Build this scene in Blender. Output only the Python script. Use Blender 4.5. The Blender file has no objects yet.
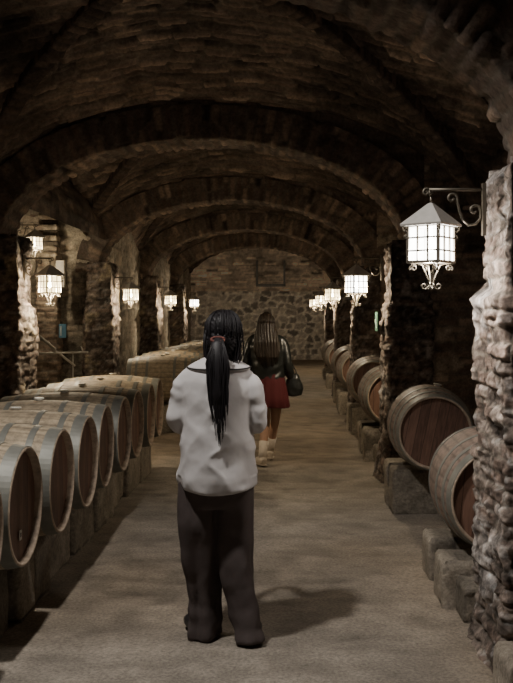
import bpy, bmesh, math, random
import numpy as np
from mathutils import Vector, Matrix
PI = math.pi
random.seed(7)
scn = bpy.context.scene
COL = scn.collection

# ---------------------------------------------------------------- noise
def _h(ix, iy, iz, seed):
    n = (ix.astype(np.int64) * 374761393 + iy.astype(np.int64) * 668265263 + iz.astype(np.int64) * 2147483647 + seed * 1274126177) & 0xffffffff
    n = ((n ^ (n >> 13)) * 1274126177) & 0xffffffff
    n = ((n ^ (n >> 16)) * 2246822519) & 0xffffffff
    n = n ^ (n >> 15)
    return (n & 0xffffff) / float(0xffffff)

def vnoise(x, y, z, seed=0):
    x = np.asarray(x, float); y = np.asarray(y, float) + 0 * x; z = np.asarray(z, float) + 0 * x
    ix, iy, iz = np.floor(x), np.floor(y), np.floor(z)
    fx, fy, fz = x - ix, y - iy, z - iz
    fx = fx * fx * (3 - 2 * fx); fy = fy * fy * (3 - 2 * fy); fz = fz * fz * (3 - 2 * fz)
    r = 0
    for a in (0, 1):
        for b in (0, 1):
            for c in (0, 1):
                w = (fx if a else 1 - fx) * (fy if b else 1 - fy) * (fz if c else 1 - fz)
                r = r + w * _h(ix + a, iy + b, iz + c, seed)
    return r * 2 - 1

def fbm(x, y, z, seed=0, o=4):
    r = 0; a = .5; s = 1.0
    for i in range(o):
        r = r + a * vnoise(x * s, y * s, z * s, seed + i * 17); a *= .5; s *= 2.03
    return r

def sstep(a, b, x):
    t = np.clip((x - a) / (b - a), 0, 1); return t * t * (3 - 2 * t)

# ---------------------------------------------------------------- masonry styles: (U, V) metres -> height, rgb
def bricks(U, V, ch=.075, bw=.26, seed=0, wob=.012, joint=.010, amp=.012, erode=.02,
           pal=((.30, .19, .13), (.22, .14, .10), (.38, .27, .19)), mortar=(.30, .25, .20), plaster=0.0, plcol=(.62, .57, .52)):
    U = np.asarray(U, float); V = np.asarray(V, float)
    V2 = V + wob * vnoise(U * 2.2, V * 2.0, 3.1, seed) + .4 * wob * vnoise(U * 9, V * 9, 1.1, seed + 1)
    row = np.floor(V2 / ch)
    wid = bw * (0.75 + .5 * _h(row, row * 0, row * 0, seed + 5))
    U2 = U + bw * 3 * _h(row, row * 0 + 7, row * 0, seed + 6) + .5 * wob * vnoise(U * 7, V * 11, 8.1, seed + 2)
    c = np.floor(U2 / wid)
    fu = (U2 / wid - c) * wid; fv = (V2 / ch - row) * ch
    e = np.minimum(np.minimum(fu, wid - fu), np.minimum(fv, ch - fv))
    e = e + .35 * joint * vnoise(U * 35, V * 35, 2.2, seed + 3)
    m = sstep(joint * .3, joint * 1.5, e)
    r1 = _h(row, c, row * 0, seed + 11); r2 = _h(row, c, row * 0, seed + 12); r3 = _h(row, c, row * 0, seed + 13)
    big = fbm(U * 1.7, V * 1.7, 5.5, seed + 20, 4)
    fine = fbm(U * 14, V * 14, 5.5, seed + 30, 3)
    h = amp * (r1 * 1.6 - .8) * m + joint * .9 * (m - 1) + erode * big + .28 * erode * fine
    p = np.array(pal)
    a = r2[..., None]
    col = np.where(a < .5, p[0] * (1 - a * 2) + p[1] * a * 2, p[1] * (2 - a * 2) + p[2] * (a * 2 - 1))
    col = col * (0.65 + .7 * r3[..., None])
    gone = (r3 > .9) & (r1 < .4)
    h = h - np.where(gone, amp * 1.6, 0) * m
    col = col * np.where(gone, .45, 1.0)[..., None]
    mm = np.array(mortar) * (.75 + .35 * fine[..., None])
    col = mm * (1 - m[..., None]) + col * m[..., None]
    if plaster > 0:
        k = sstep(.22 - plaster, .42 - plaster, fbm(U * 2.6 + 9, V * 3.4, 1.5, seed + 40, 5) + .25 * fine)
        col = col * (1 - k[..., None]) + np.array(plcol) * (.75 + .5 * fine[..., None]) * k[..., None]
        h = h * (1 - .5 * k) + .010 * k
    col = col * np.clip(1 + .55 * big + .35 * fine, .25, 1.8)[..., None]
    col = col * np.clip(1 + 14 * (h - h.mean()), .35, 1.5)[..., None]  # occlusion shade and crevice dirt painted into the colour: low relief darker
    return h, np.clip(col, .004, .9)

def rubble(U, V, s=.27, seed=0, amp=.05, mortar=(.56, .52, .47), pal=((.12, .11, .10), (.26, .235, .21), (.48, .44, .39))):
    u = U / s + .25 * vnoise(U * 4, V * 4, 1, seed); v = V / (s * .75) + .25 * vnoise(U * 4, V * 4, 2, seed + 1)
    iu, iv = np.floor(u), np.floor(v)
    d1 = np.full(u.shape, 9.); d2 = np.full(u.shape, 9.); rid = np.zeros(u.shape)
    for a in (-1, 0, 1):
        for b in (-1, 0, 1):
            cx = iu + a + .15 + .7 * _h(iu + a, iv + b, iu * 0, seed + 3); cy = iv + b + .15 + .7 * _h(iu + a, iv + b, iu * 0, seed + 4)
            d = np.hypot(u - cx, v - cy); r = _h(iu + a, iv + b, iu * 0, seed + 5)
            n = d < d1
            d2 = np.where(n, d1, np.minimum(d2, d)); rid = np.where(n, r, rid); d1 = np.where(n, d, d1)
    e = d2 - d1
    m = sstep(.04, .34, e + .22 * vnoise(U * 20, V * 20, 0, seed))
    p = np.array(pal); a = rid[..., None]
    col = np.where(a < .5, p[0] * (1 - a * 2) + p[1] * a * 2, p[1] * (2 - a * 2) + p[2] * (a * 2 - 1))
    fine = fbm(U * 12, V * 12, 5.5, seed + 30, 3)
    col = np.array(mortar) * (1 - m[..., None]) + col * m[..., None]
    col = col * np.clip(1 + .6 * fine, .3, 1.7)[..., None]
    return amp * m * (.5 + rid) + .02 * fine, np.clip(col, .004, .9)

# ---------------------------------------------------------------- mesh building
class MB:
    def __init__(s): s.v = []; s.c = []; s.f = []; s.n = 0
    def grid(s, P, C=None, flip=False, wrap=False):
        n, m = P.shape[:2]
        s.v.append(P.reshape(-1, 3)); s.c.append((np.zeros((n, m, 3)) + (C if C is not None else .5)).reshape(-1, 3))
        jj = m if wrap else m - 1
        i, j = np.meshgrid(np.arange(n - 1), np.arange(jj), indexing='ij'); j2 = (j + 1) % m
        q = np.stack([i * m + j, i * m + j2, (i + 1) * m + j2, (i + 1) * m + j], -1).reshape(-1, 4) + s.n
        if flip: q = q[:, ::-1]
        s.f += q.tolist(); s.n += n * m
    def poly(s, pts, faces, C=.5):
        pts = np.array(pts, float); s.v.append(pts); s.c.append(np.zeros((len(pts), 3)) + C)
        s.f += [[k + s.n for k in f] for f in faces]; s.n += len(pts)
    def box(s, x0, x1, y0, y1, z0, z1, C=.5):
        s.poly([(x, y, z) for x in (x0, x1) for y in (y0, y1) for z in (z0, z1)],
               [(0, 1, 3, 2), (4, 6, 7, 5), (0, 4, 5, 1), (2, 3, 7, 6), (0, 2, 6, 4), (1, 5, 7, 3)], C)
    def tube(s, pts, r, k=8, C=.5, cap=True, sy=1.0):
        pts = [Vector(p) for p in pts]; n = len(pts)
        if not hasattr(r, '__len__'): r = [r] * n
        up = Vector((0, 0, 1)); P = np.zeros((n, k, 3)); prev = None
        for i, p in enumerate(pts):
            t = (pts[min(i + 1, n - 1)] - pts[max(i - 1, 0)]).normalized()
            if prev is None:
                a = t.cross(Vector((0, 1, 0)) if abs(t.y) < .9 else up).normalized()
            else:
                a = (prev - t * prev.dot(t)).normalized()
            prev = a; b = t.cross(a)
            for j in range(k):
                an = 2 * PI * j / k
                P[i, j] = p + a * (math.cos(an) * r[i]) + b * (math.sin(an) * r[i] * sy)
        base = s.n
        s.grid(P, C, wrap=True)
        if cap:
            s.f.append([base + j for j in range(k)][::-1]); s.f.append([base + (n - 1) * k + j for j in range(k)])
    def rings(s, R, k=24, C=.5, pw=2.0):
        # R: (cx, cy, cz, rx, ry) horizontal closed rings, capped
        P = np.zeros((len(R), k, 3))
        for i, (cx, cy, cz, rx, ry) in enumerate(R):
            a = 2 * PI * np.arange(k) / k; ca, sa = np.cos(a), np.sin(a)
            P[i, :, 0] = cx + rx * np.sign(ca) * np.abs(ca) ** (2 / pw); P[i, :, 1] = cy + ry * np.sign(sa) * np.abs(sa) ** (2 / pw); P[i, :, 2] = cz
        base = s.n; s.grid(P, C, wrap=True)
        s.f.append([base + j for j in range(k)][::-1]); s.f.append([base + (len(R) - 1) * k + j for j in range(k)])
    def ball(s, c, rx, ry, rz, k=14, C=.5):
        R = []
        for i in range(k + 1):
            t = -PI / 2 + PI * i / k
            R.append((c[0], c[1], c[2] + rz * math.sin(t), max(rx * math.cos(t), 1e-4), max(ry * math.cos(t), 1e-4)))
        s.rings(R, k * 2, C)
    def mesh(s, name):
        me = bpy.data.meshes.new(name)
        V = np.concatenate(s.v); C = np.concatenate(s.c)
        me.from_pydata(V.tolist(), [], s.f); me.update()
        at = me.color_attributes.new('Col', 'FLOAT_COLOR', 'POINT')
        at.data.foreach_set('color', np.concatenate([C, np.ones((len(C), 1))], 1).ravel())
        return me
    def build(s, name, mat, parent=None, smooth=True, fix=False):
        me = s.mesh(name)
        if fix:
            b = bmesh.new(); b.from_mesh(me); bmesh.ops.recalc_face_normals(b, faces=b.faces); b.to_mesh(me); b.free()
        if smooth: me.polygons.foreach_set('use_smooth', [True] * len(me.polygons))
        return link(name, me, mat, parent)

def link(name, me, mat, parent=None):
    o = bpy.data.objects.new(name, me); COL.objects.link(o)
    if mat: me.materials.append(mat)
    if parent: o.parent = parent
    return o

def tag(o, label, cat, group=None, kind=None):
    o['label'] = label; o['category'] = cat
    if group: o['group'] = group
    if kind: o['kind'] = kind
    return o
def struct(o): o['kind'] = 'structure'; return o
def empty(name, loc=(0, 0, 0), rz=0):
    o = bpy.data.objects.new(name, None); COL.objects.link(o); o.location = loc; o.rotation_euler = (0, 0, rz)
    o.empty_display_size = .1; return o
def copy_tree(root, loc, rot):
    r = root.copy(); COL.objects.link(r); r.location = loc; r.rotation_euler = rot
    for ch in list(root.children):
        c = ch.copy(); COL.objects.link(c); c.parent = r
        for g in list(ch.children):
            d = g.copy(); COL.objects.link(d); d.parent = c
    return r

def remesh(mb, voxel, smooth=6, fac=.5):
    """fuse overlapping closed volumes into one continuous skin; returns vertex array + faces"""
    me = mb.mesh('tmp'); o = bpy.data.objects.new('tmp', me); COL.objects.link(o)
    b = bmesh.new(); b.from_mesh(me); bmesh.ops.recalc_face_normals(b, faces=b.faces); b.to_mesh(me); b.free()
    m = o.modifiers.new('r', 'REMESH'); m.mode = 'VOXEL'; m.voxel_size = voxel
    if smooth:
        q = o.modifiers.new('s', 'SMOOTH'); q.iterations = smooth; q.factor = fac
    dg = bpy.context.evaluated_depsgraph_get(); ev = o.evaluated_get(dg)
    m2 = bpy.data.meshes.new_from_object(ev)
    V = np.zeros(len(m2.vertices) * 3); m2.vertices.foreach_get('co', V); V = V.reshape(-1, 3)
    N = np.zeros(len(m2.vertices) * 3); m2.vertices.foreach_get('normal', N); N = N.reshape(-1, 3)
    F = [list(p.vertices) for p in m2.polygons]
    bpy.data.objects.remove(o); bpy.data.meshes.remove(me); bpy.data.meshes.remove(m2)
    return V, N, F
def from_arr(name, V, F, mat, parent=None, C=.5):
    mb = MB(); mb.poly(V, F, C); return mb.build(name, mat, parent)

# ---------------------------------------------------------------- materials
def newmat(name):
    m = bpy.data.materials.new(name); m.use_nodes = True
    nt = m.node_tree; return m, nt, nt.nodes, nt.nodes['Principled BSDF']
def stone_mat(name, gain=1.0, rough=.92, nscale=45, bump=.5, dist=.006, spec=.25):
    m, nt, N, b = newmat(name); L = nt.links
    at = N.new('ShaderNodeAttribute'); at.attribute_name = 'Col'
    tc = N.new('ShaderNodeTexCoord'); n1 = N.new('ShaderNodeTexNoise'); n1.inputs['Scale'].default_value = nscale; n1.inputs['Detail'].default_value = 8; n1.inputs['Roughness'].default_value = .7
    L.new(tc.outputs['Object'], n1.inputs['Vector'])
    mr = N.new('ShaderNodeMapRange'); mr.inputs[1].default_value = .25; mr.inputs[2].default_value = .75; mr.inputs[3].default_value = .45 * gain; mr.inputs[4].default_value = 1.55 * gain
    L.new(n1.outputs['Fac'], mr.inputs[0])
    vm = N.new('ShaderNodeVectorMath'); vm.operation = 'SCALE'
    L.new(at.outputs['Color'], vm.inputs[0]); L.new(mr.outputs[0], vm.inputs['Scale'])
    L.new(vm.outputs[0], b.inputs['Base Color'])
    n2 = N.new('ShaderNodeTexNoise'); n2.inputs['Scale'].default_value = nscale * .3; n2.inputs['Detail'].default_value = 9; n2.inputs['Roughness'].default_value = .75; n2.inputs['Distortion'].default_value = .6
    L.new(tc.outputs['Object'], n2.inputs['Vector'])
    b0 = N.new('ShaderNodeBump'); b0.inputs['Strength'].default_value = bump; b0.inputs['Distance'].default_value = dist * 4; L.new(n2.outputs['Fac'], b0.inputs['Height'])
    bp = N.new('ShaderNodeBump'); bp.inputs['Strength'].default_value = bump; bp.inputs['Distance'].default_value = dist
    L.new(n1.outputs['Fac'], bp.inputs['Height']); L.new(b0.outputs[0], bp.inputs['Normal']); L.new(bp.outputs[0], b.inputs['Normal'])
    b.inputs['Roughness'].default_value = rough; b.inputs['Specular IOR Level'].default_value = spec
    return m
def plain(name, col, rough=.6, metal=0, nscale=30, var=.25, bump=.1, dist=.002, stretch=None, sheen=0, spec=.5, fold=0):
    m, nt, N, b = newmat(name); L = nt.links
    tc = N.new('ShaderNodeTexCoord'); n1 = N.new('ShaderNodeTexNoise'); n1.inputs['Scale'].default_value = nscale; n1.inputs['Detail'].default_value = 5
    mp = N.new('ShaderNodeMapping')
    if stretch: mp.inputs['Scale'].default_value = stretch
    L.new(tc.outputs['Object'], mp.inputs[0]); L.new(mp.outputs[0], n1.inputs['Vector'])
    cr = N.new('ShaderNodeMix'); cr.data_type = 'RGBA'
    cr.inputs[6].default_value = (*[c * (1 - var) for c in col], 1); cr.inputs[7].default_value = (*[min(1, c * (1 + var)) for c in col], 1)
    L.new(n1.outputs['Fac'], cr.inputs[0]); L.new(cr.outputs[2], b.inputs['Base Color'])
    bp = N.new('ShaderNodeBump'); bp.inputs['Strength'].default_value = bump; bp.inputs['Distance'].default_value = dist
    L.new(n1.outputs['Fac'], bp.inputs['Height']); L.new(bp.outputs[0], b.inputs['Normal'])
    if fold:
        m2 = N.new('ShaderNodeMapping'); m2.inputs['Scale'].default_value = (1.0, 1.0, .8); m2.inputs['Rotation'].default_value = (0, .45, 0)
        n3 = N.new('ShaderNodeTexNoise'); n3.noise_type = 'RIDGED_MULTIFRACTAL'; n3.inputs['Scale'].default_value = 5.5; n3.inputs['Detail'].default_value = 2.5; n3.inputs['Distortion'].default_value = .8
        b3 = N.new('ShaderNodeBump'); b3.inputs['Strength'].default_value = .8; b3.inputs['Distance'].default_value = fold
        L.new(tc.outputs['Object'], m2.inputs[0]); L.new(m2.outputs[0], n3.inputs['Vector']); L.new(n3.outputs['Fac'], b3.inputs['Height']); L.new(b3.outputs[0], bp.inputs['Normal'])
    b.inputs['Roughness'].default_value = rough; b.inputs['Metallic'].default_value = metal; b.inputs['Specular IOR Level'].default_value = spec
    if sheen: b.inputs['Sheen Weight'].default_value = sheen
    return m
M_STONE = stone_mat('old_brick_masonry', bump=.9, dist=.008)
M_VAULT = stone_mat('sooty_vault_brick', gain=.92, nscale=30, bump=.7, dist=.012)
M_ARCH = stone_mat('arch_ring_brick', gain=1.2, nscale=30, bump=.7, dist=.012)
M_FLOOR = stone_mat('packed_earth', nscale=60, bump=.35, dist=.006)
M_WOOD = stone_mat('oak_staves', nscale=22, bump=.2, dist=.002, rough=.62, spec=.4)
M_HOOP = plain('galvanised_hoop', (.21, .21, .185), rough=.55, metal=.35, nscale=14, var=.4)
M_IRON = plain('wrought_iron', (.16, .14, .11), rough=.5, metal=.6, nscale=40)
M_ROOF = plain('lantern_sheet_metal', (.42, .40, .37), rough=.6, metal=.3, nscale=18)
M_BUNG = plain('silicone_bung', (.75, .73, .66), rough=.5)
M_STEEL = plain('steel_pipe', (.55, .53, .48), rough=.4, metal=.7)

def head_mat():
    m, nt, N, b = newmat('barrel_head_oak'); L = nt.links
    tc = N.new('ShaderNodeTexCoord'); sp = N.new('ShaderNodeSeparateXYZ'); L.new(tc.outputs['Object'], sp.inputs[0])
    d = N.new('ShaderNodeMath'); d.operation = 'DIVIDE'; d.inputs[1].default_value = .072; L.new(sp.outputs['Y'], d.inputs[0])
    fl = N.new('ShaderNodeMath'); fl.operation = 'FLOOR'; L.new(d.outputs[0], fl.inputs[0])
    fr = N.new('ShaderNodeMath'); fr.operation = 'FRACT'; L.new(d.outputs[0], fr.inputs[0])
    wn = N.new('ShaderNodeTexWhiteNoise'); wn.noise_dimensions = '1D'; L.new(fl.outputs[0], wn.inputs['W'])
    mp = N.new('ShaderNodeMapping'); mp.inputs['Scale'].default_value = (1, 9, 1.2); L.new(tc.outputs['Object'], mp.inputs[0])
    no = N.new('ShaderNodeTexNoise'); no.inputs['Scale'].default_value = 9; no.inputs['Detail'].default_value = 7; L.new(mp.outputs[0], no.inputs['Vector'])
    ad = N.new('ShaderNodeMath'); ad.operation = 'MULTIPLY_ADD'; ad.inputs[1].default_value = .45; L.new(wn.outputs['Value'], ad.inputs[0]); L.new(no.outputs['Fac'], ad.inputs[2])
    cr = N.new('ShaderNodeValToRGB'); cr.color_ramp.elements[0].position = .3; cr.color_ramp.elements[0].color = (.060, .030, .021, 1)
    cr.color_ramp.elements[1].position = 1.0; cr.color_ramp.elements[1].color = (.21, .115, .08, 1); L.new(ad.outputs[0], cr.inputs[0])
    lt = N.new('ShaderNodeMath'); lt.operation = 'GREATER_THAN'; lt.inputs[1].default_value = .05; L.new(fr.outputs[0], lt.inputs[0])
    mx = N.new('ShaderNodeMix'); mx.data_type = 'RGBA'; mx.inputs[6].default_value = (.03, .015, .01, 1); L.new(lt.outputs[0], mx.inputs[0]); L.new(cr.outputs[0], mx.inputs[7])
    L.new(mx.outputs[2], b.inputs['Base Color']); b.inputs['Roughness'].default_value = .55
    return m
M_HEAD = head_mat()
def pane_mat(name, col, strength):
    m = bpy.data.materials.new(name); m.use_nodes = True; nt = m.node_tree; N = nt.nodes; L = nt.links
    N.remove(N['Principled BSDF']); out = N['Material Output']
    e = N.new('ShaderNodeEmission'); e.inputs[0].default_value = (*col, 1); e.inputs[1].default_value = strength
    tc = N.new('ShaderNodeTexCoord'); no = N.new('ShaderNodeTexNoise'); no.inputs['Scale'].default_value = 9; L.new(tc.outputs['Object'], no.inputs['Vector'])
    ma = N.new('ShaderNodeMath'); ma.operation = 'MULTIPLY_ADD'; ma.inputs[1].default_value = strength; ma.inputs[2].default_value = strength * .5; L.new(no.outputs['Fac'], ma.inputs[0]); L.new(ma.outputs[0], e.inputs[1])
    t = N.new('ShaderNodeBsdfTransparent'); mx = N.new('ShaderNodeMixShader'); mx.inputs[0].default_value = .45
    L.new(t.outputs[0], mx.inputs[1]); L.new(e.outputs[0], mx.inputs[2]); L.new(mx.outputs[0], out.inputs[0])
    m.cycles.emission_sampling = 'NONE'
    return m
M_PANE_W = pane_mat('frosted_lantern_glass_white', (1.0, .97, .90), 7.0)
M_PANE_Y = pane_mat('frosted_lantern_glass_warm', (1.0, .76, .34), 2.6)
def emis(name, col, s):
    m = bpy.data.materials.new(name); m.use_nodes = True; N = m.node_tree.nodes
    b = N['Principled BSDF']; b.inputs['Base Color'].default_value = (*col, 1); b.inputs['Emission Color'].default_value = (*col, 1); b.inputs['Emission Strength'].default_value = s
    m.cycles.emission_sampling = 'NONE'
    return m
M_BULB_W = emis('lit_bulb_white', (1, .95, .85), 9); M_BULB_Y = emis('lit_bulb_warm', (1, .88, .6), 14)

# ---------------------------------------------------------------- layout numbers (Y runs away from the camera)
S = 4.65; PD = .6
XC, HW = -.83, 1.98
ZS = 2.33
XR, XL = .97, -2.58
PW = .45
WL, WR = -2.95, 2.3
FAR = 27.6
def floor_z(x, y): return .26 * sstep(17, 27, y)

# ---------------------------------------------------------------- wrapped masonry blocks
def perim(x0, x1, y0, y1, r, du):
    pts = []; nor = []
    segs = [((x0 + r, y0), (x1 - r, y0), (0, -1)), ((x1, y0 + r), (x1, y1 - r), (1, 0)), ((x1 - r, y1), (x0 + r, y1), (0, 1)), ((x0, y1 - r), (x0, y0 + r), (-1, 0))]
    cen = [(x1 - r, y0 + r), (x1 - r, y1 - r), (x0 + r, y1 - r), (x0 + r, y0 + r)]
    for k, (a, b, n) in enumerate(segs):
        L = math.hypot(b[0] - a[0], b[1] - a[1]); m = max(1, int(L / du))
        for i in range(m):
            t = i / m; pts.append((a[0] + (b[0] - a[0]) * t, a[1] + (b[1] - a[1]) * t)); nor.append(n)
        a0 = math.atan2(n[1], n[0]); mm = max(2, int(r * PI / 2 / du) + 1)
        for i in range(mm):
            an = a0 + PI / 2 * i / mm; pts.append((cen[k][0] + r * math.cos(an), cen[k][1] + r * math.sin(an))); nor.append((math.cos(an), math.sin(an)))
    P = np.array(pts); N = np.array(nor); d = np.hypot(*(np.roll(P, -1, 0) - P).T); u = np.concatenate([[0], np.cumsum(d)[:-1]])
    return P, N, u
def block(mb, x0, x1, y0, y1, z0, z1, du, style, r=.035, flare=None, seed=0):
    P, N, u = perim(x0, x1, y0, y1, r, du)
    nz = max(2, int((z1 - z0) / du)); z = np.linspace(z0, z1, nz)
    U, Z = np.meshgrid(u, z)
    h, c = style(U, Z)
    # close the seam smoothly
    Lp = u[-1] + du
    if flare is not None: h = h + flare(U, Z)
    top = sstep(z1 - r * 1.2, z1, Z)
    h = h - top * r * .8
    G = np.zeros((nz, len(u), 3))
    G[..., 0] = P[None, :, 0] + N[None, :, 0] * h; G[..., 1] = P[None, :, 1] + N[None, :, 1] * h; G[..., 2] = Z
    # top cap rows shrinking to the centre
    cx, cy = (x0 + x1) / 2, (y0 + y1) / 2; rows = [G]; cs = [c]
    last = G[-1].copy(); m = max(3, int(min(x1 - x0, y1 - y0) / 2 / du / 1.5))
    for k in range(1, m + 1):
        t = k / m; q = last.copy(); q[:, 0] = last[:, 0] * (1 - t) + cx * t; q[:, 1] = last[:, 1] * (1 - t) + cy * t
        q[:, 2] = z1 + .006 * vnoise(q[:, 0] * 12, q[:, 1] * 12, z1, seed)
        rows.append(q[None]); cc = np.clip(c[-1:] * 0 + c.reshape(-1, 3).mean(0) * (1.0 + .35 * vnoise(q[:, 0] * 9, q[:, 1] * 9, 0, seed))[None, :, None], 0, 1); cs.append(cc)
    mb.grid(np.concatenate(rows, 0), np.concatenate(cs, 0), wrap=True)

PIER_PAL = ((.32, .235, .19), (.24, .19, .16), (.40, .33, .28))
def pier_style(seed, plaster, plcol=(.62, .56, .52), g=1.0):
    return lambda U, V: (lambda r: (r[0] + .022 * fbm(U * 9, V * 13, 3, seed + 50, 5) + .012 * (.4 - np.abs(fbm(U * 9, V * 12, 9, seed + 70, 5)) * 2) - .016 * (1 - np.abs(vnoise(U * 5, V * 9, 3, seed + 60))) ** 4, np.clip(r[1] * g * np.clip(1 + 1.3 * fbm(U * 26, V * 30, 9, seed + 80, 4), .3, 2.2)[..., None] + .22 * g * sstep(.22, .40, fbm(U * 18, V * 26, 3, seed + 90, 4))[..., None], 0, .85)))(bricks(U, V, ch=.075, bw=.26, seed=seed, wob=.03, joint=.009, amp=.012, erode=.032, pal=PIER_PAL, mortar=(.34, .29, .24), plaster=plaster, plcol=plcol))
def pier_flare(seed):
    def f(U, Z):
        step = .045 * (1 - sstep(1.72, 1.78, Z + .03 * vnoise(U * 3, U * 0, 0, seed)))
        base = .07 * np.exp(-Z / .16)
        return step + base + .022 * vnoise(U * 3.1, Z * 2.1, 7, seed) - .035
    return f
ORD = ['first', 'second', 'third', 'fourth', 'fifth', 'sixth']
for n in range(1, 6):
    y1 = S * n; y0 = y1 - PD; du = (.009, .014, .024, .035, .04)[n - 1]
    mb = MB(); zt = 2.36
    ox = .005 if n == 1 else 0
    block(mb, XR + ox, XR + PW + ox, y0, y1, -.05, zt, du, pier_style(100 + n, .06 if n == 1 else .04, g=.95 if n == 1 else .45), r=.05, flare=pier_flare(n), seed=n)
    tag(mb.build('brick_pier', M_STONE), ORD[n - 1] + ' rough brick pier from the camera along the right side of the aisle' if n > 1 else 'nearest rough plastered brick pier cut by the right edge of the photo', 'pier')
    if n >= 2:
        mb = MB()
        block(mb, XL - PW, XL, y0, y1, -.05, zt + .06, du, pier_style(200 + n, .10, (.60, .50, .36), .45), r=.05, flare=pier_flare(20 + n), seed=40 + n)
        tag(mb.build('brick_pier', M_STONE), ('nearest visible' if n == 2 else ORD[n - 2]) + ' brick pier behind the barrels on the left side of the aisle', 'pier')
# left pier by the camera (outside the frame, carries the first arch)
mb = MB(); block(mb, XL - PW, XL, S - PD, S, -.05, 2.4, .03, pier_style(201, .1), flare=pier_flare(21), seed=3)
struct(mb.build('trim_1', M_STONE))

# ---------------------------------------------------------------- transverse arches
VP = ((.17, .122, .095), (.085, .066, .056), (.27, .20, .15))
def arch(n, x_du):
    y1 = S * n + .02; y0 = y1 - PD + .06; rin = (HW, 1.01); th = .35
    t = np.linspace(-.04, PI + .04, 900); ex = XC + rin[0] * np.cos(t); ez = ZS + rin[1] * np.sin(t)
    al = np.concatenate([[0], np.cumsum(np.hypot(np.diff(ex), np.diff(ez)))])
    m = int(al[-1] / x_du); s = np.linspace(0, al[-1], m); tt = np.interp(s, al, t)
    cx, cz = XC + rin[0] * np.cos(tt), ZS + rin[1] * np.sin(tt)
    nx, nz = np.cos(tt) / rin[0], np.sin(tt) / rin[1]; nl = np.hypot(nx, nz); nx, nz = nx / nl, nz / nl
    # profile loop: front face (outer->inner), soffit, back face ; (y, radial, ny, nr)
    pr = []; d = x_du; r = .025
    for q in np.arange(th, r, -d): pr.append((y0, q, -1, 0))
    for a in np.linspace(0, PI / 2, 4): pr.append((y0 + r - r * math.cos(a), r - r * math.sin(a), -math.cos(a), -math.sin(a)))
    for q in np.arange(y0 + r + d, y1 - r, d): pr.append((q, 0, 0, -1))
    for a in np.linspace(PI / 2, 0, 4): pr.append((y1 - r + r * math.cos(a), r - r * math.sin(a), math.cos(a), -math.sin(a)))
    for q in np.arange(r + d, th, d): pr.append((y1, q, 1, 0))
    pr = np.array(pr); w = np.concatenate([[0], np.cumsum(np.hypot(np.diff(pr[:, 0]), np.diff(pr[:, 1])))])
    Sg, W = np.meshgrid(s, w, indexing='ij')
    h, c = bricks(W, Sg, ch=.085, bw=.30, seed=300 + n, wob=.012, joint=.014, amp=.016, erode=.02, pal=VP, mortar=(.19, .16, .13))
    rad = pr[None, :, 1] - h * -pr[None, :, 3]
    G = np.zeros(Sg.shape + (3,))
    G[..., 0] = cx[:, None] + nx[:, None] * rad; G[..., 2] = cz[:, None] + nz[:, None] * rad; G[..., 1] = pr[None, :, 0] + h * pr[None, :, 2]
    mb = MB(); mb.grid(G, c)
    q = np.arange(th - .04, th + 1.3, x_du * 1.5)
    for yy, sg in ((y0 + .05, -1), (y1 - .05, 1)):      # spandrel masonry above the ring
        Sq, Q = np.meshgrid(s, q, indexing='ij'); X = cx[:, None] + nx[:, None] * Q; Z = cz[:, None] + nz[:, None] * Q
        h, c = bricks(X, Z, seed=330 + n, pal=VP, mortar=(.19, .16, .13), amp=.012, erode=.02)
        mb.grid(np.stack([X, yy + sg * h, Z], -1), c)
    return mb.build('brick_arch', M_ARCH)
for n in range(1, 6):
    o = arch(n, (.02, .022, .03, .04, .05)[n - 1])
    o.name = 'trim_%d' % (n + 2); struct(o)

# ---------------------------------------------------------------- ceiling vaults
def ceil_z(X, Y):
    k = np.floor(Y / S); y0 = k * S; y1 = (k + 1) * S - PD; c = (y0 + y1) / 2; b = (y1 - y0) / 2
    v = (Y - c) / b
    vv = np.clip(v, -1, 1); s = np.where(X > XC, (X - XC) / 2.75, (X - XC) / 2.32)
    main = ZS + (3.74 + .55 * (1 - vv ** 2) - ZS) * np.sqrt(np.clip(1 - s ** 2, 0, 1))
    Lx = 3.74 + .55 * np.clip(1 - s ** 2, 0, 1) - .50 * sstep(.70, .92, -s) * (k != 2)
    lat = ZS + (Lx - ZS) * np.sqrt(np.clip(1 - vv ** 2, 0, 1))
    return np.maximum(main, lat), lat > main, c, v, s
mb = MB()
def ceil_patch(ya, yb, du):
    x = np.arange(WL - .05, WR + .06, du); y = np.arange(ya, yb + du * .5, du)
    Y, X = np.meshgrid(y, x, indexing='ij')
    Z, islat, c, v, s = ceil_z(X, Y)
    tm = np.arcsin(np.clip(s, -1, 1)) * 2.3; tl = np.arcsin(np.clip(v, -1, 1)) * 1.7
    # courses follow each vault's own length
    hm, cm = bricks(tm, Y + .25 * s ** 2, ch=.058, bw=.27, seed=400, wob=.035, joint=.012, amp=.034, erode=.035, pal=VP, mortar=(.18, .15, .12))
    hl, cl = bricks(X, tl, ch=.058, bw=.27, seed=410, wob=.035, joint=.012, amp=.034, erode=.035, pal=VP, mortar=(.18, .15, .12))
    h = np.where(islat, hl, hm); col = np.where(islat[..., None], cl, cm)
    dif = np.abs(ceil_z(X, Y)[0] * 0)  # keeps shapes aligned
    big = fbm(X * .8, Y * .8, 3, 77, 3)[..., None]
    col = col * np.clip(1 + .8 * big, .4, 1.7)
    G = np.stack([X, Y, Z - h + dif], -1)
    mb.grid(G, col, flip=False)
ceil_patch(-1.5, 3.0, .05); ceil_patch(3.0, 9.3, .019); ceil_patch(9.3, 14, .035); ceil_patch(14, FAR + .1, .06)
ceil_o = struct(mb.build('ceiling', M_VAULT))
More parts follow.
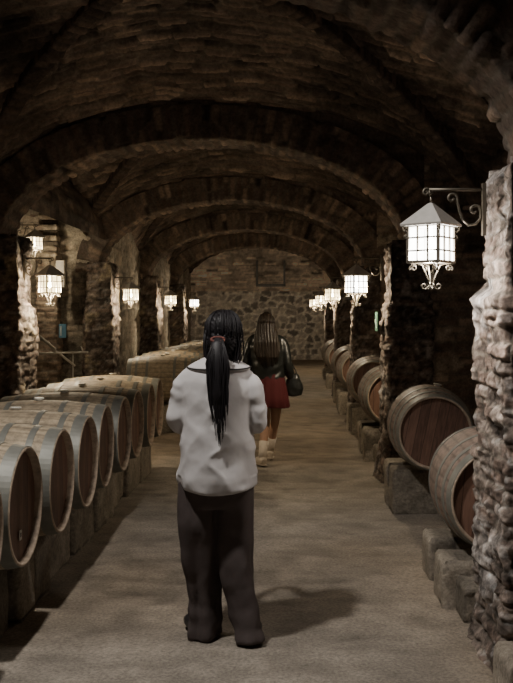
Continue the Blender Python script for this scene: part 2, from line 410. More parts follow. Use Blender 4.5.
# brick groin ribs crossing each bay
mb = MB()
for k in range(0, 6):
    y0 = k * S; y1 = (k + 1) * S - PD; c = (y0 + y1) / 2; b = (y1 - y0) / 2
    for sg in (-1, 1):
        t = np.linspace(-.985, .975, 420 if k < 3 else 160); X = np.where(t > 0, XC + 2.75 * t, XC + 2.32 * t); Y = c + sg * t * b
        keep = X > WL - .02; X, Y, t = X[keep], Y[keep], t[keep]
        Z = ceil_z(X, Y)[0]
        dx, dy = np.gradient(X), np.gradient(Y); l = np.hypot(dx, dy); px_, py_ = -dy / l, dx / l
        w = np.array([-.085, -.085, -.08, -.05, -.02, .02, .05, .08, .085, .085]); dz = np.array([.12, -.045, -.06, -.066, -.068, -.068, -.066, -.06, -.045, .12])
        al = np.concatenate([[0], np.cumsum(np.sqrt(np.diff(X) ** 2 + np.diff(Y) ** 2 + np.diff(Z) ** 2))])
        W_, A_ = np.meshgrid(np.cumsum(np.abs(np.diff(w, prepend=w[0])) + np.abs(np.diff(dz, prepend=dz[0]))), al)
        h, cc = bricks(W_, A_, ch=.085, bw=.4, seed=450 + k, wob=.01, joint=.016, amp=.02, erode=.02, pal=((.11, .08, .06), (.08, .06, .05), (.15, .11, .085)), mortar=(.10, .08, .07))
        mb.grid(np.stack([X[:, None] + px_[:, None] * w, Y[:, None] + py_[:, None] * w, Z[:, None] + dz - h], -1), cc)
struct(mb.build('trim_8', M_VAULT))

# ---------------------------------------------------------------- walls
def wall(mb, axis, pos, a0, a1, z0, z1, du, style, sign):
    a = np.arange(a0, a1 + du * .5, du); z = np.arange(z0, z1 + du * .5, du); A, Z = np.meshgrid(a, z, indexing='ij')
    h, c = style(A, Z)
    G = np.stack([pos + sign * h, A, Z] if axis == 'x' else [A, pos + sign * h, Z], -1); mb.grid(G, c)
WP = ((.30, .23, .17), (.24, .18, .14), (.36, .29, .22))
wst = lambda seed, pl=.05: (lambda U, V: bricks(U, V, ch=.08, bw=.28, seed=seed, wob=.02, joint=.013, amp=.016, erode=.03, pal=WP, mortar=(.30, .26, .21), plaster=pl, plcol=(.42, .36, .28)))
lun = lambda seed: (lambda U, V: bricks(U, V, ch=.10, bw=.30, seed=seed, wob=.03, joint=.012, amp=.012, erode=.035, pal=((.38, .32, .25), (.33, .28, .22), (.44, .38, .30)), mortar=(.36, .32, .26), plaster=.25, plcol=(.46, .41, .33)))
mb = MB()
wall(mb, 'x', WL, -1.5, 2 * S - PD, 0, 3.6, .04, wst(500), 1)
wall(mb, 'x', WL, 3 * S - .02, FAR, 0, 3.6, .045, lun(501), 1)
# recess beside the third bay on the left
RX = -4.75
wall(mb, 'x', RX, 2 * S - PD, 3 * S, 0, 3.9, .05, wst(503), 1)
wall(mb, 'y', 2 * S - .1, RX, WL, 0, 4.0, .05, wst(504), 1)
struct(mb.build('wall_left', M_STONE))
mb = MB()
def niche(U, V):
    h, c = lun(505)(U, V)
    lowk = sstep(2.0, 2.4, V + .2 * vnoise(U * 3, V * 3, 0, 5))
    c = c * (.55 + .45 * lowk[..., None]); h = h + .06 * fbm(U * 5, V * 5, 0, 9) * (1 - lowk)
    return h, c
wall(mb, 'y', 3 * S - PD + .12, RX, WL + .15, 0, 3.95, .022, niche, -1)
# barrel-shaped cover of the recess
t = np.linspace(0, PI, 60); yy = np.linspace(2 * S - .12, 3 * S - PD + .15, 70); T, Yg = np.meshgrid(t, yy, indexing='ij')
h, c = bricks(Yg, T * .9, seed=506, pal=VP, mortar=(.18, .15, .12), amp=.015)
rc = (RX + WL + .2) / 2; rw = (WL + .25 - RX) / 2
mb.grid(np.stack([rc + (rw - h) * np.cos(T), Yg, 2.75 + (1.0 - h) * np.sin(T)], -1), c)
struct(mb.build('wall_recess', M_STONE))
# stepped brick pilaster standing against the back of the recess
mb = MB(); yb = 3 * S - PD
xa, xb = -3.68, -3.36
block(mb, xa, xb, yb - .22, yb + .1, -.02, 2.55, .022, lambda U, V: (lambda r: (r[0] + .04 * fbm(U * 4, V * 5, 1, 3), r[1]))(wst(510, .2)(U, V)), r=.03, seed=8)
for k in range(7):
    z = 2.56 + k * .155
    block(mb, xa + .02 + .015 * (k % 2), xb - .01, yb - .20, yb + .1, z, z + .085, .02, wst(520 + k, .3), r=.012, seed=k)
    block(mb, xa + .06, xb - .03, yb - .04, yb + .1, z + .085, z + .155, .03, wst(530 + k, 0), r=.01, seed=k)
tag(mb.build('brick_pilaster', M_STONE), 'lit brick pilaster with gapped projecting courses in the left recess behind lanterns', 'pilaster')

mb = MB(); wall(mb, 'x', WR, -1.5, FAR, 0, 3.7, .05, wst(540), -1)
struct(mb.build('wall_right', M_STONE))
mb = MB()
for n in range(1, 6):
    wall(mb, 'y', S * n - PD + .08, XR + PW - .08, WR + .02, 0, 3.6, .022 if n < 3 else .05, wst(550 + n), -1)
    wall(mb, 'y', S * n - .08, XR + PW - .08, WR + .02, 0, 3.6, .05, wst(560 + n), 1)
struct(mb.build('wall_cross', M_STONE))
def farwall(U, V):
    hr, cr = rubble(U, V, seed=600)
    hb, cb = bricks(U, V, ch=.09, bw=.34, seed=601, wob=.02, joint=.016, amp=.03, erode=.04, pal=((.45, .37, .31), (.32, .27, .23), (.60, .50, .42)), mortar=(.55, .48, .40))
    k = sstep(2.34, 2.36, V + .02 * vnoise(U * 3, V, 0, 3))
    ledge = .10 * np.exp(-((V - 2.36) / .05) ** 2)
    return hr * (1 - k) + hb * k + ledge, cr * (1 - k[..., None]) + cb * k[..., None]
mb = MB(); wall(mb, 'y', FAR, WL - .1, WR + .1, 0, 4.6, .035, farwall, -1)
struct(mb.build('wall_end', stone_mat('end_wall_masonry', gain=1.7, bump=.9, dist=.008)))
mb = MB(); wall(mb, 'y', -1.45, WL - .1, WR + .1, 0, 4.6, .1, wst(610), 1)
struct(mb.build('wall_near', M_STONE))
# faint relief of a bricked-up opening in the far wall
mb = MB(); mb.box(-.95, -.05, FAR - .08, FAR + .02, 2.5, 2.58, .3); mb.box(-.95, -.89, FAR - .07, FAR + .02, 2.5, 3.3, .28); mb.box(-.11, -.05, FAR - .07, FAR + .02, 2.5, 3.3, .28)
struct(mb.build('trim_2', M_STONE))

# ---------------------------------------------------------------- floor
def floor_patch(mb, xa, xb, ya, yb, du):
    x = np.arange(xa, xb + du * .5, du); y = np.arange(ya, yb + du * .5, du); Y, X = np.meshgrid(y, x, indexing='ij')
    b = fbm(X * .9, Y * .9, 0, 700, 4); f = fbm(X * 7, Y * 7, 0, 710, 4)
    ru = fbm(X * 3 + Y * .6, Y * 11, 0, 730, 3)
    z = floor_z(X, Y) + .018 * b + .009 * f + .004 * ru
    z = np.where(Y < 1, z * np.clip(Y, 0, 1), z)
    cr = np.abs(fbm(X * 1.3, Y * 1.3, 4, 720, 4)); crack = 1 - .0 * cr
    g = np.clip(1 + .38 * b + .40 * f + .25 * ru, .35, 1.6)[..., None]
    base = np.array((.245, .218, .185)); red = np.array((.25, .20, .145)); k = sstep(-.2, .4, fbm(X * .5, Y * .35, 2, 740, 3))[..., None]
    mb.grid(np.stack([X, Y, z], -1), (base * (1 - k) + red * k) * g, flip=True)
mb = MB(); floor_patch(mb, -5.0, WR + .2, -1.6, 3.0, .08); floor_patch(mb, -5.0, WR + .2, 3.0, 9.0, .022); floor_patch(mb, -5.0, WR + .2, 9.0, FAR + .2, .05)
struct(mb.build('floor', M_FLOOR, fix=False))

# ---------------------------------------------------------------- barrels
def make_barrel(rb=.326, rh=.285, L=.95, red=False, loc=(0, 0, 0)):
    root = empty('wine_barrel', loc)
    prof = lambda x: rh + (rb - rh) * (1 - (2 * x / L) ** 2)
    rng = random.Random(3 + red)
    ns = 30; per = 5; k = ns * per
    xs = np.linspace(-L / 2, L / 2, 33); a = 2 * PI * np.arange(k) / k
    st = np.arange(k) // per; fr = (np.arange(k) % per)
    dip = np.where(fr == 0, -.0018, 0.0)
    cs = np.array([rng.uniform(.88, 1.1) for _ in range(ns)])[st]
    woodc = np.array((.37, .30, .21)) if not red else np.array((.24, .175, .14))
    R = np.array([prof(x) for x in xs])[:, None] + dip[None, :]
    P = np.stack([np.repeat(xs[:, None], k, 1), R * np.cos(a)[None], R * np.sin(a)[None]], -1)
    C = woodc[None, None] * (cs * np.where(fr == 0, .62, 1))[None, :, None] * np.ones((len(xs), 1, 1))
    C = C * (1 + .3 * fbm(xs[:, None] * 3 + 0 * a[None], np.cos(a)[None] * 14 + 0 * xs[:, None], np.sin(a)[None] * 14 + 0 * xs[:, None], 5, 3))[..., None]
    mb = MB(); mb.grid(P, C, wrap=True)
    for sg in (-1, 1):      # chime: thick stave ends
        rr = [(sg * L / 2, rh), (sg * (L / 2 + .004), rh - .004), (sg * (L / 2 + .002), rh - .014), (sg * (L / 2 - .045), rh - .018)]
        Q = np.stack([np.stack([np.full(k, x), r * np.cos(a), r * np.sin(a)], -1) for x, r in rr])
        mb.grid(Q, np.array((.36, .28, .21)) * (.8 + .2 * cs)[None, :, None], wrap=True)
    mb.build('staves', M_WOOD, root, fix=True)
    for sg in (-1, 1):
        mb = MB(); rr = [0.0001, .1, .2, rh - .016]; aa = 2 * PI * np.arange(48) / 48
        mb.grid(np.stack([np.stack([np.full(48, sg * (L / 2 - .035) + 0 * r), r * np.cos(aa), r * np.sin(aa)], -1) for r in rr]), wrap=True)
        mb.build('head', M_HEAD, root, smooth=False, fix=True)
    hx = [(L / 2 - .034, .064), (L / 2 - .135, .036), (L / 2 - .285, .036)]
    for sg in (-1, 1):
        for x0, w in hx:
            aa = 2 * PI * np.arange(64) / 64; x = sg * x0
            pr = [(x - w / 2, prof(x - w / 2) - .002), (x - w / 2, prof(x - w / 2) + .0035), (x + w / 2, prof(x + w / 2) + .0035), (x + w / 2, prof(x + w / 2) - .002)]
            mb = MB(); mb.grid(np.stack([np.stack([np.full(64, p), r * np.cos(aa), r * np.sin(aa)], -1) for p, r in pr]), wrap=True)
            mb.build('hoop', M_HOOP, root, smooth=False, fix=True)
    mb = MB(); mb.rings([(0, 0, rb - .01, .026, .026), (0, 0, rb + .008, .024, .024), (0, 0, rb + .01, .036, .036), (0, 0, rb + .018, .036, .036), (0, 0, rb + .020, .03, .03)], 16)
    mb.build('bung', M_BUNG, root, smooth=False)
    return root
M_BLK = M_STONE
def block_style(seed):
    return lambda U, V: bricks(U, V, ch=.4, bw=1.2, seed=seed, wob=.02, joint=.01, amp=.01, erode=.03, pal=((.30, .26, .21), (.26, .225, .18), (.34, .30, .24)), mortar=(.14, .12, .10), plaster=.05, plcol=(.34, .30, .25))
front = make_barrel()
yl1 = [3.72 + .665 * i for i in range(9)]
yl2 = [12.75 + .68 * i for i in range(13)]
where1 = ['oak wine barrel cut by the left edge of the photo, nearest of the left row',
          'nearest fully seen left oak barrel with a small white sticker on its head',
          'second fully seen oak barrel from the camera in the left row', 'third fully seen oak barrel from the camera in the left row',
          'fourth fully seen oak barrel from the camera in the left row', 'fifth fully seen oak barrel from the camera in the left row',
          'sixth fully seen oak barrel of the near left row, pale lit top', 'oak barrel second from the far end of the near left row',
          'last oak barrel at the far end of the near left row']
rngb = random.Random(5)
for i, y in enumerate(yl1):
    rot = (rngb.uniform(-.12, .12) if i != 1 else 0, 0, rngb.uniform(-.02, .02) if i != 1 else 0); loc = (-1.745 + (rngb.uniform(-.012, .012) if i != 1 else 0), y, .70)
    if i == 0: b = front; b.location = loc; b.rotation_euler = rot
    else: b = copy_tree(front, loc, rot)
    tag(b, where1[i], 'barrel', 'oak barrels in the near left row')
near_b = None
for i, y in enumerate(yl2):
    b = copy_tree(front, (-1.77 + rngb.uniform(-.03, .03), y, .72 + .02 * rngb.random()), (rngb.uniform(-.15, .15), 0, rngb.uniform(-.05, .05)))
    tag(b, 'front barrel of the far left row, its pale side facing the camera' if i == 0 else 'oak barrel lying in the far left row behind its front barrel', 'barrel', 'oak barrels in the far left row')
rbar = [(1.27, 3.36), (1.20, 5.36), (1.175, 7.45), (1.17, 10.42), (1.17, 12.62), (1.17, 15.2), (1.17, 17.1), (1.17, 19.7), (1.17, 21.7)]
rlab = ['barrel cut by the right edge of the photo, in front of the nearest pier', 'oak barrel partly hidden behind the nearest right pier, on a stone block',
        'oak barrel with full round head between the two nearest right piers', 'barrel half hidden just beyond the second right pier', 'reddish headed barrel standing before the third right pier',
        'barrel peeping out just beyond the third right pier', 'barrel before the fourth right pier', 'barrel just beyond the fourth right pier', 'farthest barrel on the right side of the aisle']
rbase = make_barrel(rb=.34, rh=.285, L=.9, red=True)
for i, (x, y) in enumerate(rbar):
    loc = (x, y, .615 if i in (0, 1) else .71); rz = PI / 2 + (.03, -.04, -.04, .02, 0, .03, -.02, .02, 0)[i]; rot = (.1 * (i % 3), 0, rz)
    if i == 0: b = rbase; b.location = loc; b.rotation_euler = rot
    else: b = copy_tree(rbase, loc, rot)
    tag(b, rlab[i], 'barrel', 'oak barrels along the right side')
    zt = loc[2] - .354
    for j, dy in enumerate((.06, .40) if i == 2 else (-.24, .27)):
        mb = MB(); y0 = y + dy - .15
        fz = floor_z(0, np.array(y0)).item()
        block(mb, .86, 1.52, y0, y0 + .30, -.03, zt + (.006 if j else .004), .02 if i < 3 else .035, block_style(800 + i * 2 + j), r=.025, seed=i)
        tag(mb.build('stone_block', M_BLK), ('front' if j == 0 else 'rear') + ' stone block under the ' + rlab[i].split(',')[0].replace('with full round head ', '').replace('by the right edge of the photo', 'by the right edge').replace('on the right side of the aisle', 'on the right').replace('partly hidden ', ''), 'block', 'stone blocks under the right barrels')
    if i in (1, 3, 4, 5):
        mb = MB(); y0 = y - .625 if i == 1 else y - .635
        block(mb, .93 if i == 1 else .96, 1.30, y0, y0 + .22, -.03, .20 if i != 2 else .22, .02, block_style(850 + i), r=.02, seed=i)
        tag(mb.build('stone_block', M_BLK), 'low loose stone block before the ' + rlab[i].split(',')[0].replace('partly hidden ', '').replace('between the two nearest right piers', ''), 'block', 'low stone blocks on the right')
# plinth blocks under the left rows
for row, (ys, h) in enumerate(((yl1, .355), (yl2, .375))):
    for i, y in enumerate(ys):
        mb = MB(); jx = .02 * ((i * 7) % 3 - 1)
        block(mb, -2.2, -1.43 + jx, y - .305, y + .305, -.03, h + .006 * (i % 2) + (.0), .02 if row == 0 else .04, block_style(870 + i + 20 * row), r=.03, seed=i)
        tag(mb.build('plinth_block', M_BLK), ('plinth block under the ' + where1[i].split(',')[0].replace('fully seen ', '').replace(' with a small white sticker on its head', ' bearing a white sticker').replace('cut by the left edge of the photo', 'cut by the left edge').replace('from the camera ', '')) if row == 0 else 'stone plinth block beneath the far left row of barrels', 'block',
            'plinth blocks under the near left row' if row == 0 else 'plinth blocks under the far left row')
# white sticker on a barrel head, with its dark mark
mb = MB(); X0 = -1.745 + .95 / 2 - .033
mb.box(X0 + .006, X0 + .008, 4.36, 4.395, .535, .585, .6)
st = mb.build('sticker', plain('sticker_paper', (.72, .70, .66), var=.05), smooth=False)
mb = MB(); mb.box(X0 + .0082, X0 + .009, 4.369, 4.386, .550, .570, .05); mb.build('printed_mark', plain('sticker_ink', (.05, .04, .04)), st, smooth=False)
tag(st, 'small white paper sticker with a dark square on nearest left barrel head', 'sticker')

# ---------------------------------------------------------------- lanterns
def spiral(cx, cz, r0, turns, start, dirn, n=26, y=0, k=.82):
    pts = []
    for i in range(n):
        t = i / (n - 1); a = start + dirn * turns * 2 * PI * t; r = r0 * (1 - k * t); pts.append((cx + r * math.cos(a), y, cz + r * math.sin(a)))
    return pts
def make_lantern(pane, bulb):
    root = empty('wall_lantern')
    s = .080; h0, h1 = -.088, .092
    mb = MB(); e = .107      # pyramid roof with turned-down eave
    mb.grid(np.array([[(x * q, y * q, z) for x, y in ((-1, -1), (1, -1), (1, 1), (-1, 1))] for q, z in ((e, .088), (e + .002, .098), (.012, .198), (.004, .203))]), wrap=True)
    mb.poly([(-e, -e, .088), (e, -e, .088), (e, e, .088), (-e, e, .088)], [(0, 1, 2, 3)])
    mb.build('roof', M_ROOF, root, smooth=False, fix=True)
    mb = MB(); mb.tube([(0, 0, .195), (0, 0, .235)], .006); mb.tube([(.016 * math.cos(a), 0, .248 + .016 * math.sin(a)) for a in np.linspace(0, 2 * PI, 17)], .004, 6)
    mb.build('hanging_ring', M_IRON, root)
    mb = MB(); b = .0065
    for sx in (-1, 1):
        for sy in (-1, 1): mb.box(sx * s - b, sx * s + b, sy * s - b, sy * s + b, h0, h1)
    for z in (h0, h1 - .008):
        for sg in (-1, 1):
            mb.box(-s, s, sg * s - b, sg * s + b, z, z + .012); mb.box(sg * s - b, sg * s + b, -s, s, z, z + .012)
    g = .0038
    for z in (-.030, .032):
        for sg in (-1, 1):
            mb.box(-s, s, sg * (s + .004) - g, sg * (s + .004) + g, z - g, z + g); mb.box(sg * (s + .004) - g, sg * (s + .004) + g, -s, s, z - g, z + g)
    for q in (-.027, .027):
        for sg in (-1, 1):
            mb.box(q - g, q + g, sg * (s + .004) - g, sg * (s + .004) + g, h0, h1); mb.box(sg * (s + .004) - g, sg * (s + .004) + g, q - g, q + g, h0, h1)
    mb.build('frame', M_IRON, root, smooth=False)
    for k in range(4):
        a = k * PI / 2; c, sn = math.cos(a), math.sin(a); mb = MB(); q = s - .001; w = s - .004
        pts = [(-w, -q, h0 + .01), (w, -q, h0 + .01), (w, -q, h1 - .006), (-w, -q, h1 - .006)]
        mb.poly([(x * c - y * sn, x * sn + y * c, z) for x, y, z in pts], [(0, 1, 2, 3)]); mb.build('glass_pane', pane, root, smooth=False)
    mb = MB(); mb.ball((0, 0, 0), .022, .022, .032, 8); mb.tube([(0, 0, .03), (0, 0, .1)], .008); mb.build('bulb', bulb, root)
    # scrolls under the body and at the eaves
    mb = MB(); mb.tube([(-s, -s, h0), (s, s, h0)], .005, 6); mb.tube([(-s, s, h0), (s, -s, h0)], .005, 6); mb.build('bottom_cross', M_IRON, root, smooth=False)
    for k in range(4):
        a = k * PI / 2 + PI / 4; c, sn = math.cos(a), math.sin(a); mb = MB()
        loc = []
        loc += spiral(.088, -.112, .020, 1.2, -PI * .2, 1)[::-1]
        loc += [(.072, 0, -.090), (.045, 0, -.098), (.018, 0, -.158), (.006, 0, -.200)]
        mb.tube([(x * c, x * sn, z) for x, y, z in loc], .0042, 6)
        lo2 = [(.004, 0, -.178), (.012, 0, -.200)] + spiral(.034, -.196, .018, 1.1, PI * 1.1, 1)
        mb.tube([(x * c, x * sn, z) for x, y, z in lo2], .004, 6)
        mb.build('lower_scroll', M_IRON, root); mb = MB()
        up_ = spiral(s * 1.42 + .012, .040, .010, 1.0, PI * .9, 1)[::-1] + [(s * 1.42, 0, .055), (.112, 0, .075)] + spiral(.128, .078, .018, 1.2, PI * .9, 1)
        mb.tube([(x * c, x * sn, z) for x, y, z in up_], .0042, 6)
        mb.build('eave_scroll', M_IRON, root)
    mb = MB(); mb.ball((0, 0, -.203), .010, .010, .014, 6); mb.build('finial', M_IRON, root)
    return root
def make_bracket():
    # local: wall at x=0, arm reaches to -x
    root = empty('lantern_bracket'); Lr = .26
    mb = MB(); mb.box(-.006, .012, -.016, .016, -.20, .05); mb.build('wall_plate', M_IRON, root, smooth=False)
    mb = MB(); mb.tube([(0, 0, .02), (-Lr, 0, .02)], .008); mb.tube([(-Lr, 0, .02)] + spiral(-Lr - .012, .008, .018, 1.0, PI * .4, 1), .006, 6)
    mb.tube([(-.25 - .0, 0, .02), (-.25, 0, -.005)], .004, 6)
    mb.build('arm', M_IRON, root)
    mb = MB()
    S_ = spiral(-.150, -.022, .026, 1.0, PI * .1, 1)[::-1]       # small curl under the arm
    S_ += [(-.122, 0, -.05), (-.112, 0, -.09), (-.098, 0, -.125), (-.070, 0, -.150), (-.038, 0, -.145), (-.014, 0, -.118), (-.012, 0, -.082)]
    S_ += spiral(-.042, -.080, .030, .9, .25, 1)[2:]
    mb.tube(S_, .0065, 7)
    mb.build('scroll', M_IRON, root); return root
LW = make_lantern(M_PANE_W, M_BULB_W); LY = make_lantern(M_PANE_Y, M_BULB_Y); BR = make_bracket()
usedW = usedY = usedB = False
def put_lantern(x, y, z, rz, wallx, white, power, label, col, blabel):
    global usedW, usedY, usedB
    if white:
        o = copy_tree(LW, (x, y, z), (0, 0, rz)) if usedW else LW; usedW = True
    else:
        o = copy_tree(LY, (x, y, z), (0, 0, rz)) if usedY else LY; usedY = True
    o.location = (x, y, z); o.rotation_euler = (0, 0, rz); tag(o, label, 'lantern', 'wrought iron lanterns along the aisle')
    side = 1 if wallx > x else -1
    b = copy_tree(BR, (0, 0, 0), (0, 0, 0)) if usedB else BR; usedB = True
    b.location = (x + side * .25, y, z + .245); b.rotation_euler = (0, 0, 0 if side > 0 else PI)
    tag(b, blabel, 'bracket', 'scrolled iron lantern brackets')
    li = bpy.data.lights.new('lantern_light', 'POINT'); li.energy = power; li.color = col; li.shadow_soft_size = .03
    lo = bpy.data.objects.new('lantern_light', li); COL.objects.link(lo); lo.location = (x, y, z - .045)
CW = (1.0, .92, .84); CY = (1.0, .82, .57)
rl = ['largest and nearest white lantern hanging by the right pier', 'second lantern from the camera on the right side', 'third lantern on the right side, small and warm', 'fourth right lantern, far down the aisle', 'farthest right lantern, close to the end wall']
ll = [None, 'nearest warm lantern on the left, hanging from the first left pier', 'lantern on the left in front of a pale wall arch', 'small far left lantern, second from the end wall', 'farthest left lantern, close to the end wall']
for n in range(1, 6):
    put_lantern(.69, S * n - .34 + (.0 if n > 1 else .0), 1.965 if n == 1 else 1.93, .92 if n == 1 else .5, XR, n in (1, 2), (12, 27, 27, 27, 27)[n - 1], rl[n - 1], CW if n < 2 else CY, 'iron scroll bracket holding the ' + rl[n - 1].split(',')[0])
    if n > 1:
        put_lantern(-2.36, S * n - .34, 1.93, PI / 4, XL, n == 5, (0, 45, 32, 28, 27)[n - 1], ll[n - 1], CY, 'iron scroll bracket holding the ' + ll[n - 1].split(',')[0])
put_lantern(-3.52, 12.55, 2.62, PI / 4, -3.78, False, 16, 'small upper left lantern inside the recess, above the nearest left lantern', CY, 'iron bracket of the small upper left recess lantern')

# ---------------------------------------------------------------- small fixtures
mb = MB(); mb.box(-3.34, -3.22, 13.0, 13.1, 2.03, 2.42); bo = mb.build('junction_box', plain('grey_box_paint', (.45, .43, .38)), smooth=False)
tag(bo, 'pale grey upright box on the recess wall behind the nearest left lantern', 'box')
mb = MB(); mb.box(-3.30, -3.20, 13.02, 13.06, 1.30, 1.50); bo = mb.build('information_sign', plain('blue_sign', (.12, .28, .42), var=.4, nscale=14), smooth=False)
mb = MB(); mb.box(-3.285, -3.26, 13.015, 13.02, 1.33, 1.47); mb.build('pale_stripe', plain('sign_pale', (.5, .6, .65)), bo, smooth=False)
tag(bo, 'small blue sign on the dark wall above the left barrels', 'sign')
# crossed pipes seen over the barrels between the first two left piers
def px(x, y, D): return ((x - 287) * D / 900, D, 1.63 - (y - 315) * D / 900)
rk = empty('pipe_rack', px(60, 352, 11.0))
def rel(p): return tuple(np.array(p) - np.array(rk.location))
def pipe(a, b, r, D, k=8):
    m_ = MB(); m_.tube([rel(px(*a, D)), rel(px(*b, D))], r, k); return m_.build('pipe', M_STEEL, rk)
pipe((20, 354), (88, 352), .013, 11.0); pipe((20, 322), (75, 366), .014, 11.04); pipe((28, 326), (56, 349), .010, 10.96); pipe((83, 352), (81, 346), .008, 11.0)
for xx in (72,):
    m_ = MB(); a_ = px(xx, 352, 11.0); m_.tube([rel((a_[0], 11.05, 0.0)), rel((a_[0], 11.05, a_[2] - .02))], .008, 8); m_.build('upright', M_STEEL, rk)
tag(rk, 'crossed pale metal pipes standing behind the left barrels below the blue sign', 'pipe rack')
# green sign strip on the second right pier
mb = MB(); mb.box(XR - .085, XR - .07, 8.80, 9.05, 1.47, 1.66); g_ = mb.build('green_sign', plain('green_sign_face', (.03, .10, .06), var=.3), smooth=False)
mb = MB(); mb.box(XR - .089, XR - .085, 8.86, 8.92, 1.50, 1.56); mb.box(XR - .089, XR - .085, 8.88, 8.90, 1.56, 1.62); mb.box(XR - .089, XR - .085, 8.94, 9.02, 1.54, 1.59); mb.build('white_symbol', plain('green_sign_symbol', (.30, .42, .34)), g_, smooth=False)
tag(g_, 'small green sign with pale symbols on the second right pier', 'sign')

# ---------------------------------------------------------------- people
M_SKIN = plain('skin', (.42, .25, .17), rough=.5, var=.06, nscale=12, bump=.03)
M_HAIRK = plain('black_hair', (.012, .010, .012), rough=.55, var=.4, nscale=60, stretch=(1, 1, .08), bump=.3, spec=.35)
M_HAIRB = plain('dark_brown_hair', (.040, .028, .020), rough=.45, var=.4, nscale=60, stretch=(1, 1, .08), bump=.3, spec=.6)
M_SHIRT = plain('cream_cotton', (.56, .54, .54), rough=.85, var=.05, nscale=160, bump=.12, dist=.001, fold=.035)
M_TROUS = plain('dark_brown_trousers', (.075, .058, .055), rough=.85, var=.12, nscale=90, bump=.1, fold=.012)
M_TRIM = plain('black_piping', (.015, .015, .015), rough=.6)
M_TIE = plain('rust_hair_tie', (.11, .03, .022), rough=.8)
M_SHOE = plain('black_shoe_leather', (.03, .028, .028), rough=.45)
M_LEATH = plain('black_leather', (.018, .020, .019), rough=.33, var=.3, nscale=20, bump=.4, dist=.004)
M_SKIRT = plain('dark_red_cloth', (.085, .009, .012), rough=.85, var=.12, nscale=60)
M_SOCK = plain('pale_sock', (.62, .55, .47), rough=.9)
M_SNEAK = plain('beige_sneaker', (.50, .43, .35), rough=.7)
M_EYE = plain('eye', (.6, .58, .55), rough=.2)
def lerp(a, b, t): return [a[i] + (b[i] - a[i]) * t for i in range(3)]
def chain(mb, pts, rad, k=14, sub=4, sy=1.0):
    P = []; R = []
    n = len(pts)
    for i in range(n - 1):
        for j in range(sub):
            t = j / sub; p0 = pts[max(i - 1, 0)]; p1 = pts[i]; p2 = pts[i + 1]; p3 = pts[min(i + 2, n - 1)]
            P.append([.5 * (2 * p1[d] + (p2[d] - p0[d]) * t + (2 * p0[d] - 5 * p1[d] + 4 * p2[d] - p3[d]) * t * t + (3 * p1[d] - p0[d] - 3 * p2[d] + p3[d]) * t ** 3) for d in range(3)])
            R.append(rad[i] + (rad[i + 1] - rad[i]) * t)
    P.append(pts[-1]); R.append(rad[-1]); mb.tube(P, R, k, sy=sy)
def hand(mb, w, d, side, up, curl=.5, thumb=1):
    w, d, side, up = map(Vector, (w, d, side, up)); d.normalize(); side.normalize(); up.normalize()
    for q in (-.022, -.0075, .0075, .022):
        mb.tube([w - d * .02 + side * q * .6, w + d * .03 + side * q, w + d * .085 + side * q * 1.25], [.014, .0145, .0125], 8)
    for i, (q, Lf) in enumerate(((-.033, .060), (-.011, .076), (.011, .082), (.033, .074))):
        p = w + d * .08 + side * q; pts = [p]; ang = .15
        for j, fr in enumerate((.42, .33, .25)):
            ang += curl * (.5 + .12 * i * 0 + .15 * j); p = p + (d * math.cos(ang) - up * math.sin(ang)) * Lf * fr; pts.append(p)
        mb.tube(pts, [.0098, .0092, .0086, .0072], 8)
    s = side * thumb
    mb.tube([w + d * .015 + s * .02, w + d * .045 + s * .045 - up * .012, w + d * .07 + s * .058 - up * .022, w + d * .092 + s * .058 - up * .034], [.014, .0115, .0105, .0085], 8)
def head_mb(mb, c, r=1.0):
    x, y, z = c
    mb.ball((x, y - .012 * r, z + .02 * r), .074 * r, .092 * r, .092 * r, 12)
    mb.ball((x, y + .035 * r, z - .045 * r), .052 * r, .052 * r, .062 * r, 10)      # jaw
    mb.tube([(x, y + .082 * r, z + .02 * r), (x, y + .100 * r, z - .012 * r), (x, y + .088 * r, z - .022 * r)], [.008, .013, .012], 8)   # nose
    mb.tube([(x - .022, y + .082 * r, z - .052 * r), (x, y + .089 * r, z - .050 * r), (x + .022, y + .082 * r, z - .052 * r)], [.005, .008, .005], 8)
    for s in (-1, 1):
        mb.ball((x + s * .076 * r, y - .01, z - .005), .010, .018, .030, 6)
def eyes(par, c):
    for s in (-1, 1):
        m_ = MB(); m_.ball((c[0] + s * .03, c[1] + .074, c[2] + .012), .012, .012, .010, 6); m_.build('eye', M_EYE, par)

